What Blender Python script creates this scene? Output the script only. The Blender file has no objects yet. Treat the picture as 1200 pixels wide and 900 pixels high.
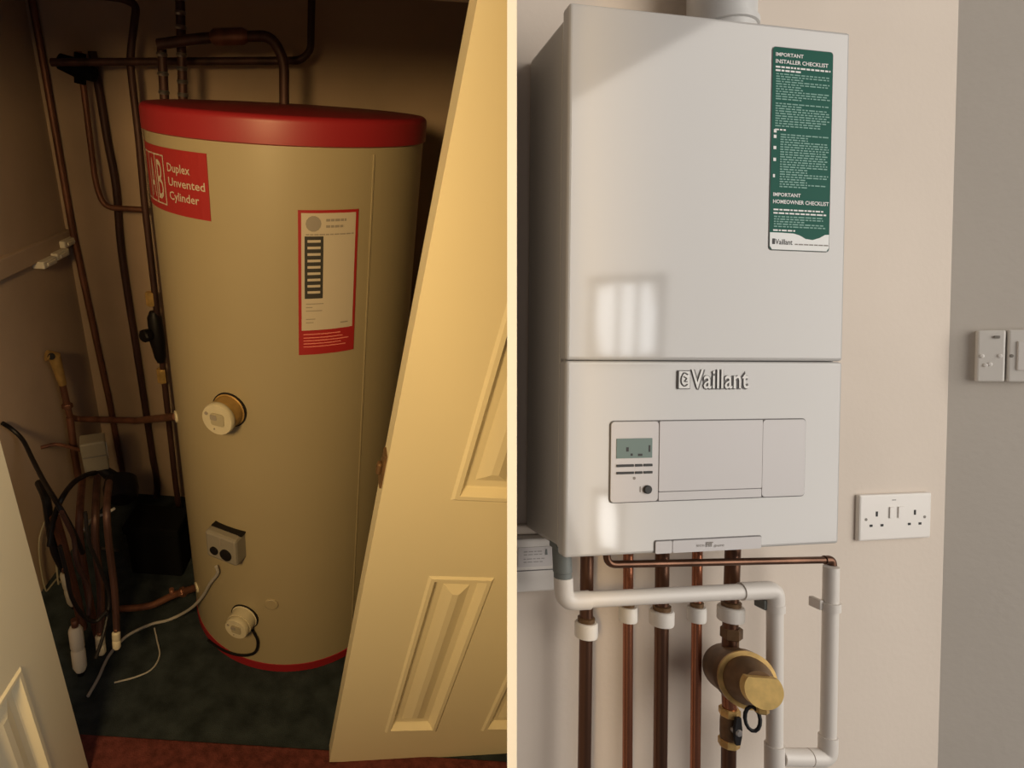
import bpy, bmesh, math, random
from mathutils import Vector, Matrix
random.seed(7)
S = bpy.context.scene
COL = S.collection
V = Vector

# ------------------------------------------------------------------ camera
F, PX, PY = 700.0, 450.0, 450.0          # focal length and principal point in pixels of a 1200 x 900 frame
H = 1.235                                # camera height above the cupboard floor
_dn = V((360 - PX, 1850 - PY, F)).normalized()     # where plumb lines of the cupboard meet in the picture
UPc = -_dn
FWc = (V((0, 0, 1)) - UPc * UPc.z).normalized()
RTc = FWc.cross(UPc)
L = Matrix((RTc, FWc, UPc))              # camera (x right, y down, z forward) -> world
CAMP = V((0, 0, H))
cd = bpy.data.cameras.new('camera')
cd.sensor_fit = 'HORIZONTAL'; cd.sensor_width = 36; cd.lens = F / 1200 * 36
cd.shift_x = (600 - PX) / 1200; cd.shift_y = 0
cd.clip_start = 0.02
cam = bpy.data.objects.new('camera', cd); COL.objects.link(cam)
cx, cy, cz = L @ V((1, 0, 0)), L @ V((0, -1, 0)), L @ V((0, 0, -1))
cam.matrix_world = Matrix(((cx.x, cy.x, cz.x, 0), (cx.y, cy.y, cz.y, 0), (cx.z, cy.z, cz.z, H), (0, 0, 0, 1)))
S.camera = cam

# second place: the boiler wall, its own frame (x along the wall, y into the wall, z up the wall)
RR = Matrix(((0.98648, -0.16389, 0.00228), (-0.00214, -0.02684, -0.99964), (0.16389, 0.98611, -0.02683)))
RT = V((0.25003, -0.51441, 0.80347))
MR = (L @ RR).to_4x4(); MR.translation = L @ RT + CAMP
ML = Matrix.Identity(4)

def ray(u, v): return L @ V(((u - PX) / F, (v - PY) / F, 1.0))
def camw(x, y, z): return L @ V((x, y, z)) + CAMP

# ------------------------------------------------------------------ world, lamps, exposure
W = bpy.data.worlds.new('world'); S.world = W; W.use_nodes = True
W.node_tree.nodes['Background'].inputs[0].default_value = (1.0, 0.90, 0.90, 1)
W.node_tree.nodes['Background'].inputs[1].default_value = 0.11
S.view_settings.view_transform = 'Standard'; S.view_settings.look = 'None'
S.view_settings.exposure = 0.0; S.view_settings.gamma = 1.0; S.view_settings.use_curve_mapping = False

def light(name, kind, loc, target, power, color, **kw):
    d = bpy.data.lights.new(name, kind); d.energy = power; d.color = color
    for k, x in kw.items(): setattr(d, k, x)
    o = bpy.data.objects.new(name, d); COL.objects.link(o)
    o.matrix_world = Matrix.Translation(loc) @ (V(target) - V(loc)).to_track_quat('-Z', 'Y').to_matrix().to_4x4()
    return o
# warm landing lamp in front of the cupboard
LAMP = V((-0.33, -0.35, H + 0.20))
lamp = light('landing_lamp', 'POINT', LAMP, (0.0, 0, 0), 66, (1.0, 0.67, 0.28), shadow_soft_size=0.13)
lamp.matrix_world = Matrix.Translation(LAMP)
# added beam cut along the partition edge keeps the warm light off the boiler wall
lamp.data.use_nodes = True
_nt = lamp.data.node_tree; _em = _nt.nodes['Emission']
_tc = _nt.nodes.new('ShaderNodeTexCoord'); _dp = _nt.nodes.new('ShaderNodeVectorMath'); _dp.operation = 'DOT_PRODUCT'
_pe = (camw((600 - PX) / F * 0.45, -1, 0.45), camw((600 - PX) / F * 0.45, 1.3, 0.45))     # front edge of the partition
_cn = (_pe[1] - LAMP).cross(_pe[0] - LAMP).normalized(); _cn = _cn if _cn.x > 0 else -_cn
_dp.inputs[1].default_value = _cn
_mr = _nt.nodes.new('ShaderNodeMapRange'); _mr.interpolation_type = 'SMOOTHSTEP'
for _k, _x in (('From Min', -0.03), ('From Max', 0.012), ('To Min', 1.0), ('To Max', 0.0)): _mr.inputs[_k].default_value = _x
_nt.links.new(_tc.outputs['Normal'], _dp.inputs[0]); _nt.links.new(_dp.outputs['Value'], _mr.inputs['Value'])
_nt.links.new(_mr.outputs['Result'], _em.inputs['Strength'])
# daylight through the window of the boiler room (the window itself is built further down)
_n = (MR.to_3x3() @ V((0, -1, 0))).normalized()
def mirror_px(u, v, dist):
    """point seen reflected in the boiler front at a pixel, dist metres beyond the front"""
    d = ray(u, v); t = (MR.translation - CAMP).dot(_n) / d.dot(_n); p = CAMP + d * t
    r = d.normalized(); r = r - _n * (2 * r.dot(_n)); return p + r * dist, p
WIN, WTG = mirror_px(733, 375, 2.9)
light('window_daylight', 'AREA', WIN, WTG, 2.6, (0.92, 0.96, 1.0), shape='RECTANGLE', size=0.34, size_y=0.44)
# added broad area light standing in for soft daylight from the right
BWN, BTG = mirror_px(870, 345, 3.3)
light('soft_daylight_fill', 'AREA', BWN, BTG, 112, (1.0, 0.94, 0.86), shape='RECTANGLE', size=3.0, size_y=3.2)

# ------------------------------------------------------------------ materials
def mat(name, col, rough=0.5, metal=0.0, var=0.0, scale=12.0, bump=0.0, bscale=80.0, stretch=(1, 1, 1), coat=0.0, col2=None, spec=None):
    m = bpy.data.materials.new(name); m.use_nodes = True
    nt = m.node_tree; b = nt.nodes['Principled BSDF']
    b.inputs['Base Color'].default_value = (*col, 1); b.inputs['Roughness'].default_value = rough
    b.inputs['Metallic'].default_value = metal; b.inputs['Coat Weight'].default_value = coat
    b.inputs['Coat Roughness'].default_value = 0.06
    if spec is not None: b.inputs['Specular IOR Level'].default_value = spec
    if var or bump:
        tc = nt.nodes.new('ShaderNodeTexCoord'); mp = nt.nodes.new('ShaderNodeMapping')
        mp.inputs['Scale'].default_value = stretch; nt.links.new(tc.outputs['Object'], mp.inputs[0])
    if var:
        n = nt.nodes.new('ShaderNodeTexNoise'); n.inputs['Scale'].default_value = scale; n.inputs['Detail'].default_value = 5
        r = nt.nodes.new('ShaderNodeValToRGB')
        c2 = col2 or tuple(c * (1 - var) for c in col)
        r.color_ramp.elements[0].color = (*c2, 1); r.color_ramp.elements[0].position = 0.32
        r.color_ramp.elements[1].color = (*[min(1, c * (1 + var * 0.4)) for c in col], 1); r.color_ramp.elements[1].position = 0.68
        nt.links.new(mp.outputs[0], n.inputs['Vector']); nt.links.new(n.outputs['Fac'], r.inputs[0])
        nt.links.new(r.outputs[0], b.inputs['Base Color'])
    if bump:
        n2 = nt.nodes.new('ShaderNodeTexNoise'); n2.inputs['Scale'].default_value = bscale; n2.inputs['Detail'].default_value = 4
        bp = nt.nodes.new('ShaderNodeBump'); bp.inputs['Strength'].default_value = bump; bp.inputs['Distance'].default_value = 0.002
        nt.links.new(mp.outputs[0], n2.inputs['Vector']); nt.links.new(n2.outputs['Fac'], bp.inputs['Height'])
        nt.links.new(bp.outputs[0], b.inputs['Normal'])
    return m
M = {
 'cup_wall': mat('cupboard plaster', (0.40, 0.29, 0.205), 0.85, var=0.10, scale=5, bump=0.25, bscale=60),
 'cup_ceil': mat('cupboard ceiling', (0.55, 0.50, 0.44), 0.9, var=0.05),
 'carpet': mat('dark teal carpet', (0.030, 0.038, 0.042), 0.95, var=0.45, scale=22, bump=0.9, bscale=420, spec=0.1),
 'redstrip': mat('dark red carpet', (0.12, 0.034, 0.030), 0.95, var=0.4, scale=60, bump=0.9, bscale=420, spec=0.1),
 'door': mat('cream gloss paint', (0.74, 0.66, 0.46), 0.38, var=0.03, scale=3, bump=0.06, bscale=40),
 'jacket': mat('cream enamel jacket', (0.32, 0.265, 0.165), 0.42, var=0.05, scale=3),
 'jacketred': mat('red plastic lid', (0.26, 0.013, 0.019), 0.45, var=0.06, scale=8),
 'labelred': mat('red label print', (0.30, 0.016, 0.018), 0.45),
 'labelwhite': mat('off white label print', (0.46, 0.40, 0.32), 0.5),
 'labelpink': mat('pale red label print', (0.66, 0.20, 0.16), 0.5),
 'ink': mat('black ink', (0.03, 0.028, 0.026), 0.6),
 'inkgrey': mat('grey ink', (0.25, 0.22, 0.19), 0.6),
 'copperold': mat('dull dark copper', (0.20, 0.085, 0.052), 0.5, 0.55, var=0.45, scale=30, stretch=(1, 1, .25)),
 'copperdark': mat('blackened copper', (0.075, 0.034, 0.028), 0.55, 0.45, var=0.5, scale=30, stretch=(1, 1, .25)),
 'brass': mat('brass', (0.74, 0.48, 0.17), 0.34, 0.5, var=0.35, scale=40),
 'brassdull': mat('dull brass boss', (0.42, 0.26, 0.085), 0.5, 0.35, var=0.30, scale=40),
 'brassdark': mat('brown cast brass', (0.20, 0.115, 0.055), 0.5, 0.5, var=0.35, scale=35),
 'bright_brass': mat('polished brass cap', (0.86, 0.58, 0.20), 0.35, 0.35, var=0.18, scale=60),
 'capwhite': mat('cream plastic cap', (0.50, 0.45, 0.33), 0.5, var=0.08, scale=40),
 'boxgrey': mat('grey plastic box', (0.22, 0.20, 0.17), 0.5),
 'boxbeige': mat('beige plastic box', (0.34, 0.30, 0.21), 0.5, var=0.1),
 'black': mat('black plastic', (0.007, 0.006, 0.007), 0.5, spec=0.25),
 'blackmat': mat('matt black plastic', (0.004, 0.004, 0.005), 0.9, spec=0.1),
 'cablewhite': mat('pale grey cable', (0.34, 0.32, 0.30), 0.5),
 'cablegrey': mat('grey cable', (0.26, 0.23, 0.17), 0.5),
 'clipwhite': mat('white plastic clip', (0.72, 0.66, 0.54), 0.5),
 'steel': mat('worn steel', (0.42, 0.40, 0.38), 0.35, 0.9, var=0.3, scale=50),
 'partface': mat('beige board face', (0.33, 0.28, 0.23), 0.8, var=0.05),
 'partition': mat('white painted board', (0.93, 0.93, 0.92), 0.7, var=0.02),
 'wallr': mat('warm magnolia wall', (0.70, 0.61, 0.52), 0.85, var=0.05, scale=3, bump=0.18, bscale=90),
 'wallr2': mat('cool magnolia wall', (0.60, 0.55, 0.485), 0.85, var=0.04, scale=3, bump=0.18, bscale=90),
 'boiler': mat('white gloss enamel', (0.55, 0.53, 0.505), 0.07, var=0.015, scale=2),
 'boilerside': mat('white enamel casing', (0.55, 0.52, 0.47), 0.5),
 'boilerpanel': mat('white satin plastic', (0.60, 0.565, 0.55), 0.40),
 'gap': mat('dark joint', (0.17, 0.16, 0.155), 0.7),
 'jointline': mat('pale joint', (0.33, 0.32, 0.31), 0.7),
 'lcd': mat('grey green display', (0.13, 0.19, 0.165), 0.3, spec=0.3),
 'chrome': mat('brushed chrome', (0.30, 0.29, 0.275), 0.42, 0.7),
 'green': mat('dark green print', (0.0, 0.090, 0.060), 0.5, spec=0.15),
 'greentext': mat('pale green print', (0.16, 0.36, 0.29), 0.5),
 'white': mat('white print', (0.80, 0.80, 0.77), 0.5),
 'copper': mat('bright copper', (0.42, 0.165, 0.090), 0.26, 0.9, var=0.45, scale=18, stretch=(1, 1, .12)),
 'copperbrown': mat('brown copper', (0.15, 0.075, 0.046), 0.32, 0.85, var=0.4, scale=18, stretch=(1, 1, .12)),
 'pvc': mat('white plastic pipe', (0.74, 0.69, 0.63), 0.38),
 'nutwhite': mat('white plastic nut', (0.80, 0.76, 0.70), 0.45),
 'trap': mat('grey rubber trap', (0.165, 0.180, 0.170), 0.5),
 'flue': mat('white flue plastic', (0.62, 0.61, 0.59), 0.4),
 'switch': mat('white moulded switch', (0.76, 0.72, 0.67), 0.32),
 'switch2': mat('white moulded plate', (0.72, 0.685, 0.63), 0.3),
 'hole': mat('dark slot', (0.02, 0.02, 0.02), 0.7),
 'winframe': mat('white window frame', (0.8, 0.8, 0.8), 0.5),
}

# ------------------------------------------------------------------ mesh helpers
class MB:
    def __init__(s): s.v = []; s.f = []; s.flat = []
    def add(s, vs, fs, smooth=False):
        b = len(s.v); s.v += [V(p) for p in vs]
        for f in fs: s.f.append([i + b for i in f]); s.flat.append(smooth)
        return s
    def box(s, lo, hi, mtx=None):
        x0, y0, z0 = lo; x1, y1, z1 = hi
        vs = [V((x, y, z)) for x in (x0, x1) for y in (y0, y1) for z in (z0, z1)]
        if mtx: vs = [mtx @ p for p in vs]
        return s.add(vs, [(0, 1, 3, 2), (4, 6, 7, 5), (0, 4, 5, 1), (2, 3, 7, 6), (0, 2, 6, 4), (1, 5, 7, 3)])
    def rbox(s, lo, hi, r, seg=2, mtx=None):
        bm = bmesh.new(); bmesh.ops.create_cube(bm, size=1)
        lo, hi = V(lo), V(hi); c = (lo + hi) / 2; d = hi - lo
        for p in bm.verts: p.co = V((p.co.x * d.x, p.co.y * d.y, p.co.z * d.z)) + c
        bmesh.ops.bevel(bm, geom=bm.edges[:], offset=min(r, min(d) * .49), segments=seg, profile=0.5, affect='EDGES')
        bm.verts.index_update()
        vs = [p.co.copy() for p in bm.verts]
        if mtx: vs = [mtx @ p for p in vs]
        s.add(vs, [[p.index for p in f.verts] for f in bm.faces], False); bm.free(); return s
    def tube(s, pts, r, n=12, fillet=0.0, caps=True, fseg=6):
        pts = [V(p) for p in pts]
        if fillet > 0 and len(pts) > 2:
            out = [pts[0]]
            for i in range(1, len(pts) - 1):
                a, b, c = pts[i - 1], pts[i], pts[i + 1]
                d1, d2 = (a - b), (c - b); k = min(fillet, d1.length * .45, d2.length * .45)
                p, q = b + d1.normalized() * k, b + d2.normalized() * k
                for j in range(fseg + 1):
                    t = j / fseg; out.append(p * (1 - t) ** 2 + b * 2 * t * (1 - t) + q * t * t)
            out.append(pts[-1]); pts = out
        rs = r if isinstance(r, (list, tuple)) else [r] * len(pts)
        vs, fs = [], []
        t0 = (pts[1] - pts[0]).normalized()
        nrm = t0.cross(V((0, 0, 1)) if abs(t0.z) < .9 else V((1, 0, 0))).normalized()
        for i, p in enumerate(pts):
            t = (pts[min(i + 1, len(pts) - 1)] - pts[max(i - 1, 0)]).normalized()
            nrm = (nrm - t * nrm.dot(t)).normalized(); bn = t.cross(nrm)
            for k in range(n):
                a = 2 * math.pi * k / n
                vs.append(p + nrm * (math.cos(a) * rs[i]) + bn * (math.sin(a) * rs[i]))
        for i in range(len(pts) - 1):
            for k in range(n):
                fs.append((i * n + k, i * n + (k + 1) % n, (i + 1) * n + (k + 1) % n, (i + 1) * n + k))
        s.add(vs, fs, True)
        if caps:
            b = len(s.v) - len(vs)
            s.f.append([b + k for k in range(n)][::-1]); s.flat.append(False)
            s.f.append([b + (len(pts) - 1) * n + k for k in range(n)]); s.flat.append(False)
        return s
    def lathe(s, prof, origin, axis, n=32, facet=False):
        """prof: (radius, height) pairs along axis from origin"""
        o, ax = V(origin), V(axis).normalized()
        u = ax.cross(V((0, 0, 1)) if abs(ax.z) < .9 else V((1, 0, 0))).normalized(); w = ax.cross(u)
        vs, fs = [], []
        for r, h in prof:
            for k in range(n):
                a = 2 * math.pi * k / n
                vs.append(o + ax * h + u * (math.cos(a) * r) + w * (math.sin(a) * r))
        for i in range(len(prof) - 1):
            for k in range(n):
                fs.append((i * n + k, i * n + (k + 1) % n, (i + 1) * n + (k + 1) % n, (i + 1) * n + k))
        s.add(vs, fs, not facet)
        b = len(s.v) - len(vs)
        if prof[0][0] > 1e-5: s.f.append([b + k for k in range(n)][::-1]); s.flat.append(False)
        if prof[-1][0] > 1e-5: s.f.append([b + (len(prof) - 1) * n + k for k in range(n)]); s.flat.append(False)
        return s
    def prism(s, poly, base, ex, ey, ez, h):
        """polygon (x, y) in the plane base + ex*x + ey*y, raised by h along ez"""
        n = len(poly)
        a = [V(base) + V(ex) * x + V(ey) * y for x, y in poly]; b = [p + V(ez) * h for p in a]
        return s.add(a + b, [list(range(n))[::-1], [i + n for i in range(n)]] + [(i, (i + 1) % n, n + (i + 1) % n, n + i) for i in range(n)])
    def build(s, name, m, parent=None, frame=ML, loc=None):
        me = bpy.data.meshes.new(name)
        if parent is not None:
            off = V(ROOTLOC[parent.name]); o_loc = None
        else: off = V(loc) if loc is not None else V((0, 0, 0))
        me.from_pydata([p - off for p in s.v], [], s.f); me.validate()
        for p, sm in zip(me.polygons, s.flat): p.use_smooth = sm
        me.materials.append(M[m] if isinstance(m, str) else m)
        bm = bmesh.new(); bm.from_mesh(me); bmesh.ops.recalc_face_normals(bm, faces=bm.faces); bm.to_mesh(me); bm.free()
        if any(s.flat):
            fl = [p.use_smooth for p in me.polygons]
            me.set_sharp_from_angle(angle=math.radians(35))
            for p, sm in zip(me.polygons, fl): p.use_smooth = sm
        o = bpy.data.objects.new(name, me); COL.objects.link(o)
        if parent is not None: o.parent = parent
        else: o.matrix_world = frame @ Matrix.Translation(off)
        ROOTLOC[o.name] = off
        return o
ROOTLOC = {}
def thing(name, label, cat, frame, loc, group=None):
    o = bpy.data.objects.new(name, None); COL.objects.link(o); o.empty_display_size = 0.02
    o.matrix_world = frame @ Matrix.Translation(V(loc)); o['label'] = label; o['category'] = cat
    if group: o['group'] = group
    ROOTLOC[o.name] = V(loc); return o
def tag(o, label, cat, group=None):
    o['label'] = label; o['category'] = cat
    if group: o['group'] = group
    return o
def struct(o): o['kind'] = 'structure'; return o
def circle(r, n=24, cx=0, cy=0): return [(cx + r * math.cos(2 * math.pi * k / n), cy + r * math.sin(2 * math.pi * k / n)) for k in range(n)]
def rrect(x0, y0, x1, y1, r, n=5):
    out = []
    for cx_, cy_, a0 in ((x1 - r, y1 - r, 0), (x0 + r, y1 - r, 90), (x0 + r, y0 + r, 180), (x1 - r, y0 + r, 270)):
        for k in range(n + 1):
            a = math.radians(a0 + 90 * k / n); out.append((cx_ + r * math.cos(a), cy_ + r * math.sin(a)))
    return out
def smooth_path(pts, k=6):
    pts = [V(p) for p in pts]; out = []
    P = [pts[0] * 2 - pts[1]] + pts + [pts[-1] * 2 - pts[-2]]
    for i in range(1, len(P) - 2):
        a, b, c, d = P[i - 1:i + 3]
        for j in range(k):
            t = j / k
            out.append(0.5 * (2 * b + (c - a) * t + (2 * a - 5 * b + 4 * c - d) * t * t + (3 * b - a - 3 * c + d) * t ** 3))
    out.append(pts[-1]); return out
def text_geo(txt, size, bold=0.0, width=None, res=2):
    """flat lettering: verts (x, y) and faces, left aligned on its baseline; optionally squeezed to a width"""
    c = bpy.data.curves.new('t', 'FONT'); c.body = txt; c.size = size; c.offset = bold; c.resolution_u = res; c.fill_mode = 'BOTH'
    o = bpy.data.objects.new('t', c); COL.objects.link(o)
    me = o.to_mesh(depsgraph=None) if False else bpy.data.meshes.new_from_object(o.evaluated_get(bpy.context.evaluated_depsgraph_get()))
    vs = [(p.co.x, p.co.y) for p in me.vertices]; fs = [list(p.vertices) for p in me.polygons]
    bpy.data.objects.remove(o); bpy.data.curves.remove(c); bpy.data.meshes.remove(me)
    if width and vs:
        x0, x1 = min(p[0] for p in vs), max(p[0] for p in vs); k = width / (x1 - x0)
        vs = [((x - x0) * k, y) for x, y in vs]
    return vs, fs

# ================================================================== THE CUPBOARD
YB, ROOMTOP = 1.56, H + 0.55
def on_y(u, v, y):  d = ray(u, v); return CAMP + d * (y / d.y)
def on_x(u, v, x):  d = ray(u, v); return CAMP + d * (x / d.x)
def on_z(u, v, z=0.0): d = ray(u, v); return CAMP + d * ((z - H) / d.z)
XL = on_y(88, 330, YB).x                      # left cupboard wall stands where the dark corner shows
CX, CY, CR = -0.2066, 1.1906, 0.25            # hot water cylinder
ZB, ZT = 0.0, H - 0.047
def on_cyl(u, v, r=CR):
    d = ray(u, v); a = d.x * d.x + d.y * d.y; b = -2 * (d.x * CX + d.y * CY); c = CX * CX + CY * CY - r * r
    q = b * b - 4 * a * c
    t = (-b - math.sqrt(max(q, 0))) / (2 * a); p = CAMP + d * t
    return math.atan2(p.y - CY, p.x - CX), p.z

# partition board between the two places: stands on the line of sight of column 600
wdir = V((600 - PX, 0, F)).normalized()
pn = V((wdir.z, 0, -wdir.x))                  # its thickness direction (camera x-z)
z_near = 0.45; th = 10.0 / F * z_near
b = MB(); vs = []
for zc in (z_near, 1.95):
    for sgn in (-1, 1):
        for yc in (-2.2, 1.35):
            p = wdir * (zc / wdir.z) + pn * (sgn * th / 2); vs.append(camw(p.x, yc, p.z))
b.add(vs, [(0, 1, 3, 2), (4, 6, 7, 5), (0, 4, 5, 1), (2, 3, 7, 6), (0, 2, 6, 4), (1, 5, 7, 3)])
struct(b.build('wall_partition', 'partface'))
b = MB(); vs = []
for zc in (z_near - .004, z_near + .012):
    for sgn in (-1, 1):
        for yc in (-2.2, 1.35):
            p = wdir * (zc / wdir.z) + pn * (sgn * (th / 2 + .0003)); vs.append(camw(p.x, yc, p.z))
b.add(vs, [(0, 1, 3, 2), (4, 6, 7, 5), (0, 4, 5, 1), (2, 3, 7, 6), (0, 2, 6, 4), (1, 5, 7, 3)])
struct(b.build('trim_3', 'partition'))

def part_x(y, z):   # x of the partition's left face at height z, depth y
    # plane through camera containing camera y axis and wdir
    n = L @ pn; return -(n.y * y + n.z * (z - H)) / n.x - 0.5 * th
PN = (L @ pn).normalized()                    # partition normal, to the boiler side
def clip_obj(o, side=1, close=True, gap=0.0):
    """cut a mesh where it meets the partition board; side 1 keeps the cupboard side, -1 the boiler side"""
    bpy.context.view_layer.update()
    p0 = CAMP - PN * (side * (th / 2 + gap))
    mi = o.matrix_world.inverted()
    co, no = mi @ p0, (mi.to_3x3() @ PN).normalized() * side
    bm = bmesh.new(); bm.from_mesh(o.data)
    r = bmesh.ops.bisect_plane(bm, geom=bm.verts[:] + bm.edges[:] + bm.faces[:], plane_co=co, plane_no=no, clear_outer=True)
    if close:
        ed = [e_ for e_ in r['geom_cut'] if isinstance(e_, bmesh.types.BMEdge)]
        if ed: bmesh.ops.holes_fill(bm, edges=ed)
    bm.to_mesh(o.data); bm.free(); return o
# shell
XR = 0.62
struct(MB().box((XL - 0.05, 0.0, -0.04), (XR, YB, 0.0)).build('floor', 'carpet')); clip_obj(bpy.data.objects['floor'])
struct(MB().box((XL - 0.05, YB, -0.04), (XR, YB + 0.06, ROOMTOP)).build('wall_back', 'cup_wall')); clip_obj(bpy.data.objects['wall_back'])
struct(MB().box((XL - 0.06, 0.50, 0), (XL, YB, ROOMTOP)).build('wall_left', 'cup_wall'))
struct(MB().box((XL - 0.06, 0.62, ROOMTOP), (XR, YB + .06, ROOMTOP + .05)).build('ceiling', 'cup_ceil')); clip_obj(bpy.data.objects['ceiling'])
struct(MB().box((XL - 0.30, 0.62, H + 0.078), (0.10, 0.70, ROOMTOP)).build('wall_header', 'cup_wall'))   # over the doorway
zs = on_z(250, 872)
struct(MB().rbox((XL, zs.y - 0.30, 0.0), (XR, zs.y, 0.006), 0.003).build('trim_1', 'redstrip')); clip_obj(bpy.data.objects['trim_1'])

# ---- hot water cylinder
cyl = thing('hot_water_cylinder', 'tall cream hot water cylinder with red lid and red base on dark carpet', 'water cylinder', ML, (CX, CY, 0))
AX = (0, 0, 1)
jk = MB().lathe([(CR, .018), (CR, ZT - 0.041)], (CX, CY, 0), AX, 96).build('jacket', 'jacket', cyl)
MB().lathe([(CR - .006, 0), (CR + .0015, 0.002), (CR + .0015, 0.024), (CR, .0245)], (CX, CY, 0), AX, 96).build('base_ring', 'jacketred', cyl)
lp = [(CR, 0), (CR + .004, .002), (CR + .004, .032)] + [(CR + .004 - .010 * (1 - math.cos(a)), .032 + .010 * math.sin(a)) for a in [math.radians(15 * k) for k in range(1, 7)]] + [(0.001, .045)]
MB().lathe(lp, (CX, CY, ZT - 0.042), AX, 96).build('lid', 'jacketred', cyl)
def cpt(a, z, r): return V((CX + r * math.cos(a), CY + r * math.sin(a), z))
def cyl_patch(a0, a1, z0, z1, r, n=14, thick=.0012):
    m = MB(); vs, fs = [], []
    for i in range(n + 1):
        a = a0 + (a1 - a0) * i / n
        for z in (z0, z1): vs.append(cpt(a, z, r)); vs.append(cpt(a, z, r - thick))
    for i in range(n):
        k = i * 4
        fs += [(k, k + 4, k + 6, k + 2), (k + 1, k + 3, k + 7, k + 5), (k, k + 1, k + 5, k + 4), (k + 2, k + 6, k + 7, k + 3)]
    fs += [(0, 2, 3, 1), (n * 4, n * 4 + 1, n * 4 + 3, n * 4 + 2)]
    return m.add(vs, fs, False)
def cyl_text(m, txt, a0, z, size, r, bold=0, width=None, xs=1.0):
    vs, fs = text_geo(txt, size, bold, width)
    m.add([cpt(a0 + x * xs / CR, z + y, r) for x, y in vs], fs)
def bar(m, a0, a1, z0, z1, r): 
    n = 4
    vs = [cpt(a0 + (a1 - a0) * i / n, z, r) for i in range(n + 1) for z in (z0, z1)]
    m.add(vs, [(2 * i, 2 * i + 2, 2 * i + 3, 2 * i + 1) for i in range(n)])
# jacket seam
sa, _ = on_cyl(432, 300); cyl_patch(sa, sa + .010, .03, ZT - .052, CR + .0014, 1, .002).build('seam', 'jacket', cyl)
# red maker's label
aR, zt = on_cyl(242, 180); _, zb = on_cyl(246, 256); zb -= .004; hl = zt - zb
lab = cyl_patch(aR - 0.88, aR, zb, zt, CR + .0012).build('brand_label', 'labelred', cyl); lab['label'] = 'red label with white lettering'
tm = MB(); aT = on_cyl(198, 220)[0]
k = hl
wd = (aR - aT) * CR * 0.90
for i, (t_, ww) in enumerate((('Duplex', .66), ('Unvented', 1.0), ('Cylinder', .84))):
    cyl_text(tm, t_, aT + .012, zt - k * (0.345 + .215 * i), k * .185, CR + .0016, .0002, wd * ww)
tm.build('lettering', 'labelwhite', lab)
bx = MB(); r2 = CR + .0016; a1 = aT - .035; a0 = a1 - .50; z1, z0 = zt - k * .12, zb + k * .10; tl = .0022
bar(bx, a0, a1, z1 - tl, z1, r2); bar(bx, a0, a1, z0, z0 + tl, r2)
for j in range(5):
    aa = a0 + (a1 - a0) * j / 4
    vs = [cpt(aa + dx / CR, z, r2) for dx in (-tl * .6, tl * .6) for z in (z0, z1)]
    bx.add(vs, [(0, 2, 3, 1)])
cw = (a1 - a0) / 4
for j, ch in ((2, 'A'), (3, 'B')):
    vs, fs = text_geo(ch, 1.0); ys = [y for _, y in vs]; xs_ = [x for x, _ in vs]; 
    kx = cw * CR * .62 / (max(xs_) - min(xs_)); ky = (z1 - z0) * .78 / (max(ys) - min(ys))
    bx.add([cpt(a0 + cw * j + cw * .19 + (x - min(xs_)) * kx / CR, z0 + (z1 - z0) * .11 + (y - min(ys)) * ky, r2) for x, y in vs], fs)
bx.build('boxed_letters', 'labelwhite', lab)
# white data label with red border
aL, zt = on_cyl(349, 246); aR, _ = on_cyl(420, 243); _, zb = on_cyl(344, 416); hl = zt - zb; wl = aR - aL
dl = cyl_patch(aL, aR, zb, zt, CR + .0012).build('data_label', 'labelred', cyl); dl['label'] = 'white data label with red border and red foot'
zf = zb + hl * .185
wf = MB(); wf.v, wf.f, wf.flat = (lambda q: (q.v, q.f, q.flat))(cyl_patch(aL + wl * .05, aR - wl * .05, zf, zt - hl * .018, CR + .0016)); wf.build('white_field', 'labelwhite', dl)
ik = MB(); r3 = CR + .0020
def ab(x): return aL + wl * x
def zz(y): return zt - hl * y
bar(ik, ab(.10), ab(.40), zz(.585), zz(.165), r3)                # black column
ik.build('rating_column', 'ink', dl)
ft = MB()
for j in range(9):
    bar(ft, ab(.145), ab(.355), zz(.205 + j * .043), zz(.188 + j * .043), CR + .0023)
ft.build('rating_boxes', 'labelwhite', dl)
fp = MB()
for y0, xa, xb_, hh in ((.055, .44, .78, .016), (.095, .44, .74, .016), (.150, .12, .92, .008)):
    x = xa
    while x < xb_:
        w_ = random.uniform(.05, .10); bar(fp, ab(x), ab(min(x + w_, xb_)), zz(y0 + hh), zz(y0), r3); x += w_ + .012
for y0 in (.62, .645, .67, .73, .755): bar(fp, ab(.12), ab(.12 + random.uniform(.1, .3)), zz(y0 + .006), zz(y0), r3)
bar(fp, ab(.72), ab(.86), zz(.777), zz(.768), r3)
o = fp.build('fine_print', 'inkgrey', dl); o['kind'] = 'stuff'
em = MB(); ac, zc = ab(.24), zz(.085)
em.add([cpt(ac, zc, r3)] + [cpt(ac + .0125 * math.cos(t) / CR, zc + .0125 * math.sin(t), r3) for t in [2 * math.pi * i / 14 for i in range(14)]], [(0, i + 1, (i + 1) % 14 + 1) for i in range(14)])
em.build('round_emblem', 'inkgrey', dl)
rp = MB()
for y0 in (.842, .868, .890, .912, .935):
    bar(rp, ab(.08), ab(random.uniform(.7, .93)), zz(y0 + .007), zz(y0), CR + .0016)
rp.build('warning_print', 'labelpink', dl)

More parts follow.
